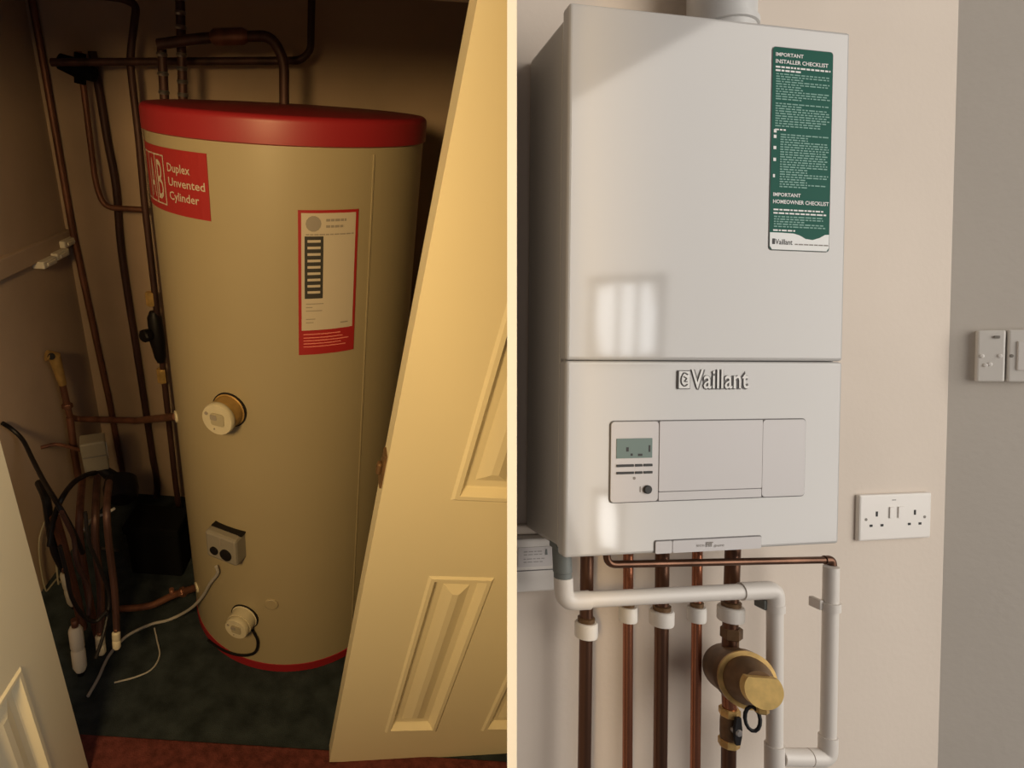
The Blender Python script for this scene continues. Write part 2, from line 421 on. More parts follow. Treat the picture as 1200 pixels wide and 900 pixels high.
def radial(u, v):
    a, z = on_cyl(u, v); return cpt(a, z, CR), V((math.cos(a), math.sin(a), 0)), a, z
def immersion(u, v, rb, rc, lb, lc, name, white_body):
    p, n, a, z = radial(u, v)
    h = MB().lathe([(rb * 1.08, -.01), (rb * 1.08, .003), (rb, .004), (rb, lb)], p, n, 28).build(name, 'capwhite' if white_body else 'brassdull', cyl)
    MB().lathe([(rb * 1.16, -.008), (rb * 1.16, .0022), (rb * 1.05, .0026)], p, n, 28).build('black_ring', 'black', h)  # black ring round the foot of the heater
    MB().lathe([(rc * .96, 0), (rc, .002), (rc, lc - .003), (rc * .94, lc)], p + n * lb, n, 28).build('cap', 'capwhite', h)
    t = V((-math.sin(a), math.cos(a), 0)); up = V((0, 0, 1)); q = p + n * (lb + lc)
    d = MB()
    d.prism(rrect(-rc * .42, -rc * .36, rc * .42, rc * .42, rc * .15), q + t * (rc * .05), t, up, n, .0016)
    d.build('dial', 'boxbeige', h)
    d = MB(); d.prism(rrect(-rc * .30, -rc * .10, rc * .12, rc * .22, rc * .06), q + n * .0017 - t * (rc * .1) + up * rc * .08, t, up, n, .0006)
    d.prism(circle(rc * .11, 10), q - t * rc * .66 + up * rc * .3, t, up, n, .0012)
    d.prism(circle(rc * .05, 8), q - t * rc * .2 - up * rc * .62, t, up, n, .0012)
    d.build('screw', 'inkgrey', h)
    return p, n, t, h
immersion(269, 480, .0300, .0315, .030, .012, 'immersion_heater', False)
p_, n_, t_, h_ = immersion(287, 722, .0285, .0270, .026, .014, 'immersion_heater', True)
# flex of the lower heater: drops round the front to the base
pts = []
for (u, v, r) in ((296, 738, CR + .004), (302, 752, CR + .006), (298, 765, CR + .008), (282, 768, CR + .006), (262, 762, CR + .004), (244, 750, CR + .004)):
    a, z = on_cyl(u, v, r); pts.append(cpt(a, z, r))
MB().tube(smooth_path(pts), .0032, 8).build('flex', 'black', h_)
# thermostat box
p, n, a, z = radial(269, 633); t = V((-math.sin(a), math.cos(a), 0)); up = V((0, 0, 1))
fr = Matrix((t, n, up)).transposed().to_4x4(); fr.translation = p
tb = MB().rbox((-.038, -.012, -.034), (.038, .030, .034), .006, 2, fr).build('thermostat_box', 'boxgrey', cyl)
MB().box((-.034, -.011, .0325), (.040, .012, .0365), fr).build('black_strip', 'black', tb)  # thin black strip along the top edge of the box
for s_, rr in ((-.016, .0095), (.013, .0135)):
    MB().lathe([(rr, 0), (rr, .004), (rr * .8, .0045)], p + t * s_ + n * .0295 - up * .010, n, 20).build('knob', 'black', tb)
MB().box((-.0018, .029, .010), (.0018, .0306, .028), fr).build('mark', 'inkgrey', tb)
MB().lathe([(.006, 0), (.006, .004)], p + n * .012 - t * .010 - up * .038, (0, 0, 1), 12).build('gland', 'black', tb)
# pale plugs where pipes enter, and a blanked boss
for u, v, rr in ((207, 488, .013), (231, 688, .013)):
    p, n, a, z = radial(u, v); MB().lathe([(rr, -.004), (rr, .003), (rr * .8, .004)], p, n, 16).build('grommet', 'capwhite', cyl)
p, n, a, z = radial(318, 708); MB().lathe([(.016, -.005), (.0155, .0014), (.013, .003)], p, n, 20).build('blanking_plug', 'jacket', cyl)

# ---- pipework in the cupboard
def pipe_px(name, pts, r, m, label, fillet=.03, group=None, y=None, cat='pipe', smooth=False):
    P = [on_y(*q[:2], q[2] if len(q) > 2 else y) for q in pts]
    if smooth: P = smooth_path(P, 5)
    o = MB().tube(P, r, 12, 0 if smooth else fillet)
    c = P[-1].copy() if P[-1].z < P[0].z else P[0].copy()
    o = o.build(name, m, None, ML, c)
    return tag(o, label, cat, group)
yb = YB - .03
pipe_px('copper_pipe', [(30, -40), (52, 80), (85, 270), (128, 470), (152, 600)], .0085, 'copperold', 'straight dull copper pipe running down the back corner of the cupboard', y=YB - .011, fillet=0)
pipe_px('copper_pipe', [(92, 60), (97, 95), (112, 215), (122, 243), (174, 246)], .0070, 'copperold', 'thin copper pipe bending from upright to level beside the red label', y=yb - .03, fillet=.06)
pipe_px('copper_pipe', [(108, 60), (117, 110), (126, 165), (136, 220), (143, 300), (163, 430), (178, 530), (184, 575), (176, 625)], .0095, 'copperdark', 'dark copper pipe zigzagging down the back wall with a small joint', y=YB - .012, smooth=True)
pipe_px('copper_pipe', [(100, -8), (145, -2), (160, 6), (152, 70), (163, 165), (169, 235), (180, 330), (192, 440), (205, 560), (218, 660)], .0085, 'copperdark', 'blackened copper pipe hugging the cylinder with valves along it', y=YB - .085, fillet=.03)
pipe_px('copper_pipe', [(60, 73), (352, 71), (364, 60), (366, -40)], .0080, 'copperdark', 'long level copper pipe along the back wall turning up at its end', y=YB - .10, fillet=.045)
fp_ = thing('copper_pipe', 'thick copper pipe with an enlarged joint curving down onto the red lid', 'pipe', ML, on_y(333, 114, 1.33))
ys_ = 1.33
P = [on_y(185, 52, ys_), on_y(240, 44, ys_), on_y(318, 42, ys_), on_y(333, 70, ys_), on_y(333, 126, ys_)]
MB().tube(P, .0100, 14, .06).build('tube', 'copperdark', fp_)
MB().tube([on_y(247, 44, ys_), on_y(252, 43.5, ys_), on_y(285, 42.5, ys_), on_y(291, 42.2, ys_)], [.010, .0155, .0150, .010], 14).build('joint', 'copperold', fp_)
# silver threaded flexible tails above the lid
for u0, u1, v0, v1, yy in ((210, 215, -30, 112, 1.38), (189, 194, 50, 118, 1.36)):
    tt = thing('flexible_hose', 'braided flexible tail rising from behind the red lid' if v0 < 0 else 'short dark flexible tail joining the pipe above the red lid', 'hose', ML, on_y(u1, v1, yy))
    A, B_ = on_y(u0, v0, yy), on_y(u1, v1 + 20, yy)
    MB().tube([A, B_], .0095, 12).build('hose', 'copperdark', tt)
    d_ = (B_ - A)
    n_r = 9 if v0 < 0 else 3
    for j in range(n_r):
        c0 = A + d_ * (j + .6) / (n_r + 1)
        MB().tube([c0 - d_.normalized() * .004, c0, c0 + d_.normalized() * .004], [.0098, .0118, .0098], 12).build('hose_ring', 'steel', tt)
# valve block on the high pipes
vb = thing('pipe_valve', 'dark valve body on the pipes at the top corner of the cupboard', 'valve', ML, on_y(92, 95, YB - .07))
A = on_y(70, 72, YB - .07); B_ = on_y(112, 88, YB - .07)
MB().tube([A, (A + B_) / 2, B_], [.017, .021, .015], 12).build('body', 'blackmat', vb)
MB().tube([on_y(94, 62, YB - .07), on_y(94, 98, YB - .07)], .0125, 12).build('neck', 'blackmat', vb)
# valves on the pipe that hugs the cylinder
iv = thing('isolating_valve', 'black isolating valve with brass nuts beside the cylinder', 'valve', ML, on_y(190, 430, YB - .085))
yv = YB - .085
MB().tube([on_y(180, 365, yv), on_y(181, 372, yv), on_y(185, 400, yv), on_y(188, 418, yv), on_y(189, 424, yv)], [.011, .019, .021, .016, .011], 14).build('body', 'black', iv)
MB().lathe([(.011, 0), (.011, .025), (.017, .026), (.017, .042), (.013, .046)], on_y(183, 390, yv), (-.5, -1, .1), 10, True).build('handwheel', 'black', iv)
for (u, v) in ((177, 350), (190, 440)):
    c0, c1 = on_y(u - 1, v - 8, yv), on_y(u + 1, v + 8, yv)
    MB().lathe([(.012, 0), (.0135, .002), (.0135, (c1 - c0).length - .002), (.012, (c1 - c0).length)], c0, c1 - c0, 6, True).build('nut', 'brass', iv)

# copper branch from the left wall to the cylinder with drain elbow
xw = XL + .035
e0 = on_x(64, 418, xw); e1 = on_x(72, 445, xw); e2 = on_x(82, 489, xw)
br = thing('copper_branch_pipe', 'brown copper branch pipe from a brass elbow across to the cylinder', 'pipe', ML, e2)
aG, zG = on_cyl(207, 488); g = cpt(aG, zG, CR)
mid = on_y(160, 493, (e2.y + g.y) / 2 + .10)
MB().tube([e1, e2, on_y(92, 491, e2.y + .02), mid, g + (mid - g).normalized() * .002], .0085, 12, .02).build('tube', 'copperold', br)
MB().tube([e2, on_x(87, 530, xw), on_x(92, 560, xw)], .0095, 12).build('drop', 'copperold', br)
MB().tube([e1 + (e1 - e0) * .2, e0 + (e1 - e0) * .5, e0, e0 + V((-.012, -.012, .008))], [.010, .0125, .0155, .014], 12).build('elbow', 'brassdull', br)
MB().lathe([(.0085, 0), (.0085, .004)], e0 + V((.002, -.015, .008)), (.2, -1, .2), 10).build('port', 'black', br)
MB().lathe([(.0115, 0), (.0135, .002), (.0135, .012), (.0115, .014)], e2 + (e1 - e2) * .25, e1 - e2, 6, True).build('nut', 'copperold', br)

# timber batten with pipe clips on the left wall
q0, q1 = on_x(84, 264, XL), on_x(-60, 360, XL)
bt = thing('wall_batten', 'painted timber batten fixed along the left cupboard wall', 'batten', ML, (XL, q1.y, q1.z))
zc = on_x(30, 300, XL).z
MB().rbox((XL - .002, .52, zc - .022), (XL + .014, q0.y, zc + .022), .003).build('board', 'cup_wall', bt)
for (u0, v0, u1, v1, xx, lb) in ((66, 278, 93, 290, .028, 'white plastic clip touching the straight corner pipe'), (58, 294, 82, 302, .030, 'white plastic clip between two other clips on the timber batten'), (40, 303, 70, 312, .030, 'white plastic clip on the batten farthest from the corner pipe')):
    A, B_ = on_x(u0, v0, XL + .02), on_x(u1, v1, XL + .02)
    zc_ = on_x((u0 + u1) / 2, (v0 + v1) / 2, XL + .02)
    o = thing('pipe_clip', lb, 'clip', ML, (XL, zc_.y, zc_.z), 'clips on the left wall batten')
    hw = .030
    MB().rbox((XL - .001, zc_.y - hw, zc_.z - .009), (XL + xx, zc_.y + hw, zc_.z + .009), .003).build('clip_body', 'clipwhite', o)
    MB().box((XL + xx - .001, zc_.y - hw * .55, zc_.z - .003), (XL + xx + .003, zc_.y + hw * .55, zc_.z + .003)).build('clip_lip', 'clipwhite', o)

# fused spur box with the black plug
yb2 = 1.28
sb_p = on_y(112, 528, yb2)
sp = thing('junction_box', 'small beige junction box above the black plug', 'junction box', ML, (sb_p.x, yb2, sb_p.z - .04))
fr = Matrix.Translation(sb_p) @ Matrix.Rotation(.45, 4, 'Z')
MB().rbox((-.033, -.022, -.050), (.026, .028, .036), .004, 2, fr).build('box_body', 'boxbeige', sp)
MB().box((-.031, -.0235, -.006), (.024, -.0215, -.003), fr).build('joint_line', 'boxgrey', sp)
MB().prism([(-.010, -.004), (0, -.026), (.010, -.004), (0, .024)], fr @ V((.0255, 0, -.004)), fr.to_3x3() @ V((0, 1, 0)), (0, 0, 1), fr.to_3x3() @ V((1, 0, 0)), .0025).build('label_diamond', 'clipwhite', sp)
MB().tube([fr @ V((-.033, .012, .0)), fr @ V((-.09, .05, .01)), V((XL, fr.translation.y - .02, sb_p.z + .012))], .0045, 8, .02).build('conduit', 'copperold', sp)
pp = on_y(142, 574, yb2 - .03)
pl = thing('black_plug', 'large round black plug hanging under the beige junction box', 'plug', ML, pp - V((0, 0, .035)))
dirp = V((.25, -.75, -.35)).normalized()
MB().lathe([(.030, -.035), (.040, -.030), (.044, 0), (.040, .022), (.030, .030), (.001, .032)], pp, dirp, 20).build('plug_body', 'black', pl)
MB().tube([pp - dirp * .02, fr @ V((-.005, 0, -.045))], [.020, .012], 12).build('plug_neck', 'black', pl)

# black motor box on the floor at the back
c0 = on_z(160, 705); 
yk = on_z(185, 700).y + .075; zk = on_y(190, 622, yk).z
x0k, x1k = on_y(152, 660, yk).x, on_y(212, 660, yk).x
bk = thing('black_pump_box', 'matt black pump box on the floor behind the cylinder', 'pump', ML, ((x0k + x1k) / 2, yk, 0))
MB().rbox((x0k, yk, 0), (min(x1k, CX - CR - .012), yk + .09, zk), .008).build('casing', 'blackmat', bk)
MB().rbox((x0k - .004, yk - .004, zk - .02), (min(x1k, CX - CR - .012) + .003, yk + .094, zk + .006), .004).build('casing_lid', 'blackmat', bk)

# low copper pipe into the cylinder, with drain stub
aG, zG = on_cyl(231, 688); g2 = cpt(aG, zG, CR)
lowp = thing('copper_low_pipe', 'dull copper pipe entering the cylinder low down above the carpet', 'pipe', ML, on_y(150, 712, yk - .15))
pa, pb_, pc = on_y(138, 714, yk - .15), on_y(175, 710, yk - .15), on_y(202, 698, yk - .14)
MB().tube(smooth_path([pa, pb_, pc, g2], 5), .0085, 12).build('tube', 'copperold', lowp)
MB().tube([pc - V((0, 0, .004)), pc + V((0, 0, .022))], .006, 10).build('drain_stub', 'copperold', lowp)
MB().lathe([(.0105, 0), (.0125, .002), (.0125, .012), (.0105, .014)], pc + (g2 - pc) * .35, g2 - pc, 6, True).build('nut', 'copperold', lowp)

# the tangle on the left wall: pipes, flexes, fittings
def wall_path(pts, x): return [on_x(u, v, x + XL) if len(q) == 0 else None for (u, v, *q) in pts]
def wire(name, pts, r, m, label, cat, x=.03, group=None, k=5):
    P = [on_x(q[0], q[1], XL + (q[2] if len(q) > 2 else x) + (.17 if q[1] > 585 else .17 * max(0, (q[1] - 500) / 85.)) * (0 if name == 'thin_grey_wire' else 1)) for q in pts]
    P = [V((p.x, p.y, max(p.z, r))) for p in P]
    low = min(P, key=lambda q: q.z)
    return tag(MB().tube(smooth_path(P, k), r, 10).build(name, m, None, ML, low), label, cat, group)
wire('black_flex', [(3, 496, .012), (14, 503, .014), (27, 516, .016), (38, 538, .03), (52, 565, .06), (66, 588, .09), (80, 612, .11), (90, 632, .11), (97, 648, .11)], .0050, 'black', 'black flex slanting down the left wall from a cut end', 'cable')
wire('black_flex', [(46, 566, .03), (54, 585, .03), (58, 612, .03), (64, 645, .03), (75, 668, .03)], .0085, 'black', 'thick black flex hanging close to the left wall', 'cable')
wire('black_flex', [(58, 640, .045), (62, 612, .05), (72, 585, .07), (86, 566, .09), (100, 557, .10), (112, 554, .105)], .0055, 'black', 'black flex looping up to the round black plug', 'cable')
wire('copper_pipe', [(64, 606, .05), (74, 640, .05), (84, 680, .05), (92, 712, .05), (97, 736, .05)], .0100, 'copperold', 'thick reddish copper pipe dropping among the flexes on the left wall', 'pipe')
wire('copper_pipe', [(97, 560, .05), (94, 592, .06), (93, 625, .07), (99, 670, .07), (108, 720, .07), (114, 745, .07)], .0080, 'copperold', 'copper pipe dropping below the beige junction box', 'pipe')
wire('copper_pipe', [(114, 560, .12), (112, 600, .12), (112, 640, .12), (118, 690, .12), (118, 745, .12)], .0080, 'copperdark', 'dark copper pipe dropping beside the black pump box', 'pipe')
wire('copper_pipe', [(128, 565, .17), (125, 598, .17), (128, 640, .17), (134, 690, .17), (137, 742, .17)], .0070, 'copperdark', 'narrow dark copper pipe dropping below the black plug', 'pipe')
wire('white_lead', [(99, 621, .10), (104, 611, .10), (114, 605, .11), (124, 602, .13), (134, 596, .15)], .0028, 'cablewhite', 'short white lead curling out below the black plug', 'cable')
wire('thin_grey_wire', [(52, 612, .012), (46, 632, .012), (47, 660, .012), (53, 690, .012), (62, 710, .014), (70, 706, .016), (72, 690, .018)], .0022, 'cablegrey', 'thin grey wire looping flat against the left wall', 'cable')
wire('black_flex', [(108, 642, .11), (122, 643, .13), (138, 645, .16)], .0038, 'black', 'short black flex bridging the dark copper pipes', 'cable')
wire('black_flex', [(70, 640, .14), (78, 672, .14), (84, 700, .14), (98, 722, .14), (112, 728, .15), (126, 716, .17)], .0040, 'black', 'black flex sagging low across the copper pipes by the white connector', 'cable')
wire('black_flex', [(100, 600, .16), (104, 634, .16), (118, 668, .16), (128, 700, .16), (122, 740, .16), (112, 772, .16)], .0036, 'black', 'black flex trailing from the plug down to the carpet', 'cable')
wire('brown_flex', [(72, 600, .13), (86, 630, .13), (90, 660, .13), (104, 690, .13), (104, 720, .13)], .0045, 'copperdark', 'brown flex twisting between the copper pipes of the left wall tangle', 'cable')
wire('thin_grey_wire', [(66, 662, .03), (70, 690, .03), (80, 720, .03), (84, 748, .03)], .0026, 'cablegrey', 'thin grey wire running down to the long white connector', 'cable')
for i, (u0, v0, u1, v1, r, x, m, nm, lb, ct) in enumerate((
    (76, 670, 86, 708, .0115, .035, 'capwhite', 'plastic_valve', 'cream plastic valve on the left wall tangle', 'valve'),
    (88, 734, 98, 800, .0150, .045, 'clipwhite', 'cable_connector', 'long white cable connector beside the left door leaf', 'connector'),
    (117, 744, 119, 766, .0100, .12, 'capwhite', 'pipe_coupling', 'cream coupling under the dark copper pipe', 'coupling'),
    (136, 740, 137, 760, .0085, .17, 'capwhite', 'pipe_coupling', 'cream coupling next to the pump box', 'coupling'))):
    A, B_ = on_x(u0, v0, XL + x + .17), on_x(u1, v1, XL + x + .17)
    A.z = max(A.z, .03); B_.z = max(B_.z, .012); d_ = B_ - A; ln = d_.length
    o = thing(nm, lb, ct, ML, B_)
    MB().lathe([(r * .7, 0), (r, ln * .08), (r, ln * .45), (r * .86, ln * .5), (r, ln * .55), (r, ln * .9), (r * .7, ln)], A, d_, 14).build('sleeve', m, o)
    MB().lathe([(r * .5, 0), (r * .5, ln * .16)], A - d_ * .15, d_, 10).build('upper_collar', 'copperold', o)
    MB().lathe([(r * .5, 0), (r * .5, ln * .12)], B_ - d_ * .02, d_, 10).build('lower_collar', 'black', o)

# white flex from the thermostat over the floor and its thin branch
aa, za = on_cyl(258, 660); st = cpt(aa, za, CR + .012)
pts = [st]
for (u, v, r) in ((255, 672, CR + .008), (246, 684, CR + .008), (238, 698, CR + .008)):
    a, z = on_cyl(u, v, r); pts.append(cpt(a, z, r))
aE = pts[-1]
pts += [on_z(226, 711, aE.z * .60), on_z(212, 720, aE.z * .27), on_z(196, 727, .02), on_z(176, 732, .004), on_z(148, 746, .004), on_z(128, 768, .004), on_z(115, 795, .004), on_z(103, 816, .004)]
tag(MB().tube(smooth_path(pts, 7), .0036, 10).build('white_flex', 'cablewhite', None, ML, on_z(148, 746, .004)), 'white flex running from the grey thermostat box over the carpet', 'cable')
pts = [on_z(181, 736, .003), on_z(184, 750, .003), on_z(187, 768, .003), on_z(178, 784, .003), on_z(160, 793, .003), on_z(134, 800, .003)]
tag(MB().tube(smooth_path(pts, 7), .0019, 8).build('thin_white_wire', 'cablewhite', None, ML, on_z(160, 793, .003)), 'thin white wire lying loose on the dark carpet', 'cable')

# ---- doors
def door_leaf(name, label, frame, width, height, thick, panels, m, edge_part=True):
    """frame: x across, y into the cupboard, z up; front face at y = 0"""
    d = thing(name, label, 'door', frame, (0, 0, 0))
    xs = sorted({0, width} | {p[0] for p in panels} | {p[2] for p in panels})
    zs_ = sorted({0, height} | {p[1] for p in panels} | {p[3] for p in panels})
    b = MB()
    for i in range(len(xs) - 1):
        for j in range(len(zs_) - 1):
            xm, zm = (xs[i] + xs[i + 1]) / 2, (zs_[j] + zs_[j + 1]) / 2
            if any(p[0] < xm < p[2] and p[1] < zm < p[3] for p in panels): continue
            b.add([(xs[i], 0, zs_[j]), (xs[i + 1], 0, zs_[j]), (xs[i + 1], 0, zs_[j + 1]), (xs[i], 0, zs_[j + 1])], [(0, 1, 2, 3)])
    vs = [(x, y, z) for y in (0, thick) for (x, z) in ((0, 0), (width, 0), (width, height), (0, height))]
    b.add(vs, [(4, 7, 6, 5), (0, 4, 5, 1), (1, 5, 6, 2), (2, 6, 7, 3), (3, 7, 4, 0)])
    for (x0, z0, x1, z1) in panels:           # recess behind each panel keeps the leaf solid
        y2 = .014
        c_ = [(x0, z0), (x1, z0), (x1, z1), (x0, z1)]
        b.add([(x, 0, z) for x, z in c_] + [(x, y2, z) for x, z in c_], [(k, (k + 1) % 4, 4 + (k + 1) % 4, 4 + k) for k in range(4)] + [(4, 5, 6, 7)])
    b.build('leaf', m, d)
    for (x0, z0, x1, z1) in panels:
        q = MB()
        rings = [(0, 0), (.004, -.003), (.010, -.003), (.017, .008), (.019, .010), (.030, .010), (.052, .002), (.054, .002)]
        vs = []
        for ins, dep in rings:
            ins = min(ins, (x1 - x0) * .45)
            vs += [(x0 + ins, dep, z0 + ins), (x1 - ins, dep, z0 + ins), (x1 - ins, dep, z1 - ins), (x0 + ins, dep, z1 - ins)]
        fs = [(4 * i + k, 4 * i + (k + 1) % 4, 4 * i + 4 + (k + 1) % 4, 4 * i + 4 + k) for i in range(len(rings) - 1) for k in range(4)]
        e = 4 * (len(rings) - 1); fs.append((e, e + 1, e + 2, e + 3))
        q.add(vs, fs); q.build('panel', m, d)
    return d
# right leaf: foot stands by the cupboard edge; vertical and level edges as they show
foot = on_z(386, 893, .008)
upd = (L @ -V((268 - PX, 1500 - PY, F))).normalized()
hd = (L @ V((1, .072, .152))).normalized(); hd = (hd - upd * hd.dot(upd)).normalized()
nd = upd.cross(hd)
MD = Matrix((hd, nd, upd)).transposed().to_4x4(); MD.translation = foot
MDi = MD.inverted()
def on_door(u, v, Mi=MDi):
    o = Mi @ CAMP; d = Mi.to_3x3() @ ray(u, v); t = -o.y / d.y; p = o + d * t; return p.x, p.z
def avg(*a): return sum(a) / len(a)
x0, z0 = on_door(452, 858); x1, _ = on_door(514, 857); xt, z1 = on_door(501, 675); x1t, _ = on_door(578, 673)
xa, xb_ = avg(x0, xt), avg(x1, x1t)
ux, uz = on_door(528, 586)
wp = xb_ - xa
xs2 = on_door(564, 855)[0]

pw = xb_ - xa; st2 = xs2 - xb_
panels = [(xa, z0, xb_, z1), (xs2, z0, xs2 + pw, z1), (xa, uz, xb_, uz + .62), (xs2, uz, xs2 + pw, uz + .62)]
rd = door_leaf('cupboard_door', 'cream six panel door with a small dark latch plate standing ajar against the partition', MD, xs2 + pw + xa, 1.62, .032, panels, 'door')
lx, lz = on_door(447, 558)
lt = MB().rbox((-.0035, .006, lz - .028), (.0005, .026, lz + .028), .001).build('latch_plate', 'brassdark', rd)
MB().rbox((-.010, .011, lz - .010), (-.003, .021, lz + .010), .003).build('latch_bolt', 'brassdark', rd)
for o in list(rd.children):
    clip_obj(o, 1, True, .0006)
    if not o.data.polygons: bpy.data.objects.remove(o)
# left leaf, swung open towards the viewer
ft2 = on_z(105, 905, .008); d2 = ray(455, 90); hx = V((d2.x, d2.y, 0)).normalized()
up2 = V((0, 0, 1)); n2 = up2.cross(hx)        # x axis runs from the near edge to the far edge
WL = .27
M2 = Matrix((hx, n2, up2)).transposed().to_4x4(); M2.translation = ft2 - hx * WL
Mi2 = M2.inverted()
cz1 = on_door(9, 650, Mi2)[1]; cz2 = on_door(45, 747, Mi2)[1]; cxr = on_door(45, 747, Mi2)[0]
pr = WL - .085
panels = [(pr - .11, .13, pr, cz2), (pr - .11, cz1, pr, cz1 + .5)]
ld = door_leaf('cupboard_door', 'cream panelled door leaf swung wide open along the left cupboard wall', M2, WL, 1.62, .032, panels, 'door')

# ================================================================== THE BOILER WALL
MRi = MR.inverted(); RO = MRi @ CAMP
def onR(u, v, y):
    d = MRi.to_3x3() @ ray(u, v); t = (y - RO.y) / d.y; p = RO + d * t; return V((p.x, y, p.z))
BW, BH, BD = 0.44, 0.7553, 0.135
YW = BD + .012                                # wall plane
xc = onR(1112, 418, YW).x                     # corner of the room
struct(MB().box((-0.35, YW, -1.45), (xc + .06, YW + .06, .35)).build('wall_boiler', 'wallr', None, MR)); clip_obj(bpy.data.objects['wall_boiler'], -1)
# the side wall comes forward from the corner at an angle
wa = math.radians(36); wd_ = V((math.cos(wa), -math.sin(wa), 0)); wn = V((-math.sin(wa), -math.cos(wa), 0))
b = MB(); c0 = V((xc, YW, 0)); vs = []
for t_ in (0, .30):
    for o_ in (0, -.06):
        for z in (-1.45, .35): vs.append(c0 + wd_ * t_ + wn * o_ + V((0, 0, z)))
b.add(vs, [(0, 1, 3, 2), (4, 6, 7, 5), (0, 4, 5, 1), (2, 3, 7, 6), (0, 2, 6, 4), (1, 5, 7, 3)])
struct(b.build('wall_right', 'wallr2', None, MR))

# ---- boiler
bo = thing('gas_boiler', 'white wall hung gas boiler with control panel and green sticker', 'boiler', MR, (BW / 2, BD / 2, -BH))
zg = -onR(820, 423, 0).z                      # joint between upper and lower front
zg = -zg
MB().rbox((.004, .022, -BH + .004), (BW - .004, YW - .0004, -.006), .008, 2).build('casing', 'boilerside', bo)
MB().box((.003, .014, -BH + .003), (BW - .003, .0225, -.003)).build('joint_backing', 'jointline', bo)  # pale backing seen in the joint between the two fronts
MB().rbox((0, 0, zg + .0006), (BW, .022, 0), .0045, 3).build('upper_front', 'boiler', bo)
# lower front, with the openings for the control panel and the bottom tab left by plates laid in
lf = MB().rbox((0, 0, -BH), (BW, .022, zg - .0006), .0045, 3).build('lower_front', 'boiler', bo)
E3 = (V((1, 0, 0)), V((0, 0, 1)), V((0, -1, 0)))
def plate(x0, z0, x1, z1, r, h0, h, name, m, parent):
    return MB().prism(rrect(x0, z0, x1, z1, r), (0, h0, 0), *E3, h).build(name, m, parent)
p0, p1 = onR(713, 590, 0), onR(944, 490, 0)
cp = plate(p0.x, p0.z, p1.x, p1.z, .006, .0005, .0012, 'control_panel', 'gap', bo)
e = .0016
xd1, xd2 = onR(771, 540, 0).x, onR(892, 540, 0).x; zl = onR(830, 574, 0).z
dsp = plate(p0.x + e, p0.z + e, xd1 - e * .6, p1.z - e, .005, .0005, .0030, 'display_unit', 'boilerpanel', cp)
fl = plate(xd1 + e * .4, p0.z + e, xd2 - e * .3, zl - .0006, .0015, .0005, .0026, 'lower_trim', 'boilerpanel', cp)
fl = plate(xd1 + e * .4, zl + .0006, xd2 - e * .3, p1.z - e, .0015, .0005, .0030, 'flap', 'boilerpanel', cp)
fl = plate(xd2 + e * .3, p0.z + e, p1.x - e, p1.z - e, .005, .0005, .0026, 'end_cover', 'boilerpanel', cp)
# display, keys and knob
def rect_px(u0, v0, u1, v1): a, c = onR(u0, v1, 0), onR(u1, v0, 0); return a.x, a.z, c.x, c.z
x0, z0, x1, z1 = rect_px(721, 513, 763, 537)
lc = plate(x0, z0, x1, z1, .0008, -.002, .0012, 'screen', 'lcd', cp)
dg = MB(); h0 = -.0033
for (fx, fz, w_, hh) in ((.30, .34, .07, .22), (.92, .30, .05, .34), (.42, .12, .06, .12), (.66, .10, .12, .12)):
    dg.prism([(x0 + (x1 - x0) * (fx - w_ / 2), z0 + (z1 - z0) * fz), (x0 + (x1 - x0) * (fx + w_ / 2), z0 + (z1 - z0) * fz), (x0 + (x1 - x0) * (fx + w_ / 2), z0 + (z1 - z0) * (fz + hh)), (x0 + (x1 - x0) * (fx - w_ / 2), z0 + (z1 - z0) * (fz + hh))], (0, h0, 0), *E3, .0002)
dg.build('screen_symbols', 'ink', cp)
for (v0, v1) in ((543, 547), (551.5, 555.5)):
    x0, z0, x1, z1 = rect_px(721, v0, 763, v1); w3 = (x1 - x0)
    for (fa, fb) in ((0, .48), (.52, .72), (.76, 1)):
        plate(x0 + w3 * fa, z0, x0 + w3 * fb, z1, .0006, -.002, .0016, 'key', 'ink', cp)
kc = onR(757, 573, 0)
MB().lathe([(.0060, 0), (.0060, .003), (.0050, .0038)], (kc.x, -.0024, kc.z), (0, -1, 0), 20).build('knob', 'ink', cp)
q = onR(749, 573, 0); m_ = MB()
m_.box((q.x - .0008, -.0028, q.z - .004), (q.x + .0008, -.0024, q.z + .004))
m_.build('knob_mark', 'inkgrey', cp)
q = onR(742, 560, 0); m_ = MB(); m_.prism(circle(.0022, 8, q.x, q.z), (0, -.0024, 0), *E3, .0004).build('flame_mark', 'inkgrey', cp)
# bottom tab with the model lettering
t0, t1 = onR(766, 648, 0), onR(892, 627, 0)
tb_ = plate(t0.x, -BH + .0006, t1.x, t1.z, .003, .0005, .0012, 'bottom_tab', 'gap', bo)
xs_ = onR(787, 638, 0).x
plate(t0.x + .0014, -BH + .0002, xs_ - .0006, t1.z - .0014, .002, .0005, .0028, 'tab_end', 'boilerpanel', tb_)
plate(xs_ + .0006, -BH + .0002, t1.x - .0014, t1.z - .0014, .002, .0005, .0026, 'tab_plate', 'boilerpanel', tb_)
def textR(m, txt, u, v, wpx, hsize, bold=0.0, y=-.003, shear=0):
    a = onR(u, v, 0); c = onR(u + wpx, v, 0)
    vs, fs = text_geo(txt, hsize, bold, c.x - a.x)
    m.add([V((a.x + x + yy * shear, y, a.z + yy)) for x, yy in vs], fs); return a, c
m_ = MB(); textR(m_, 'eco', 815, 640, 9, .0060); textR(m_, 'FIT', 826, 640, 8, .0092, .0003); textR(m_, 'pure', 836, 640, 11, .0060)
m_.build('tab_lettering', 'inkgrey', tb_)
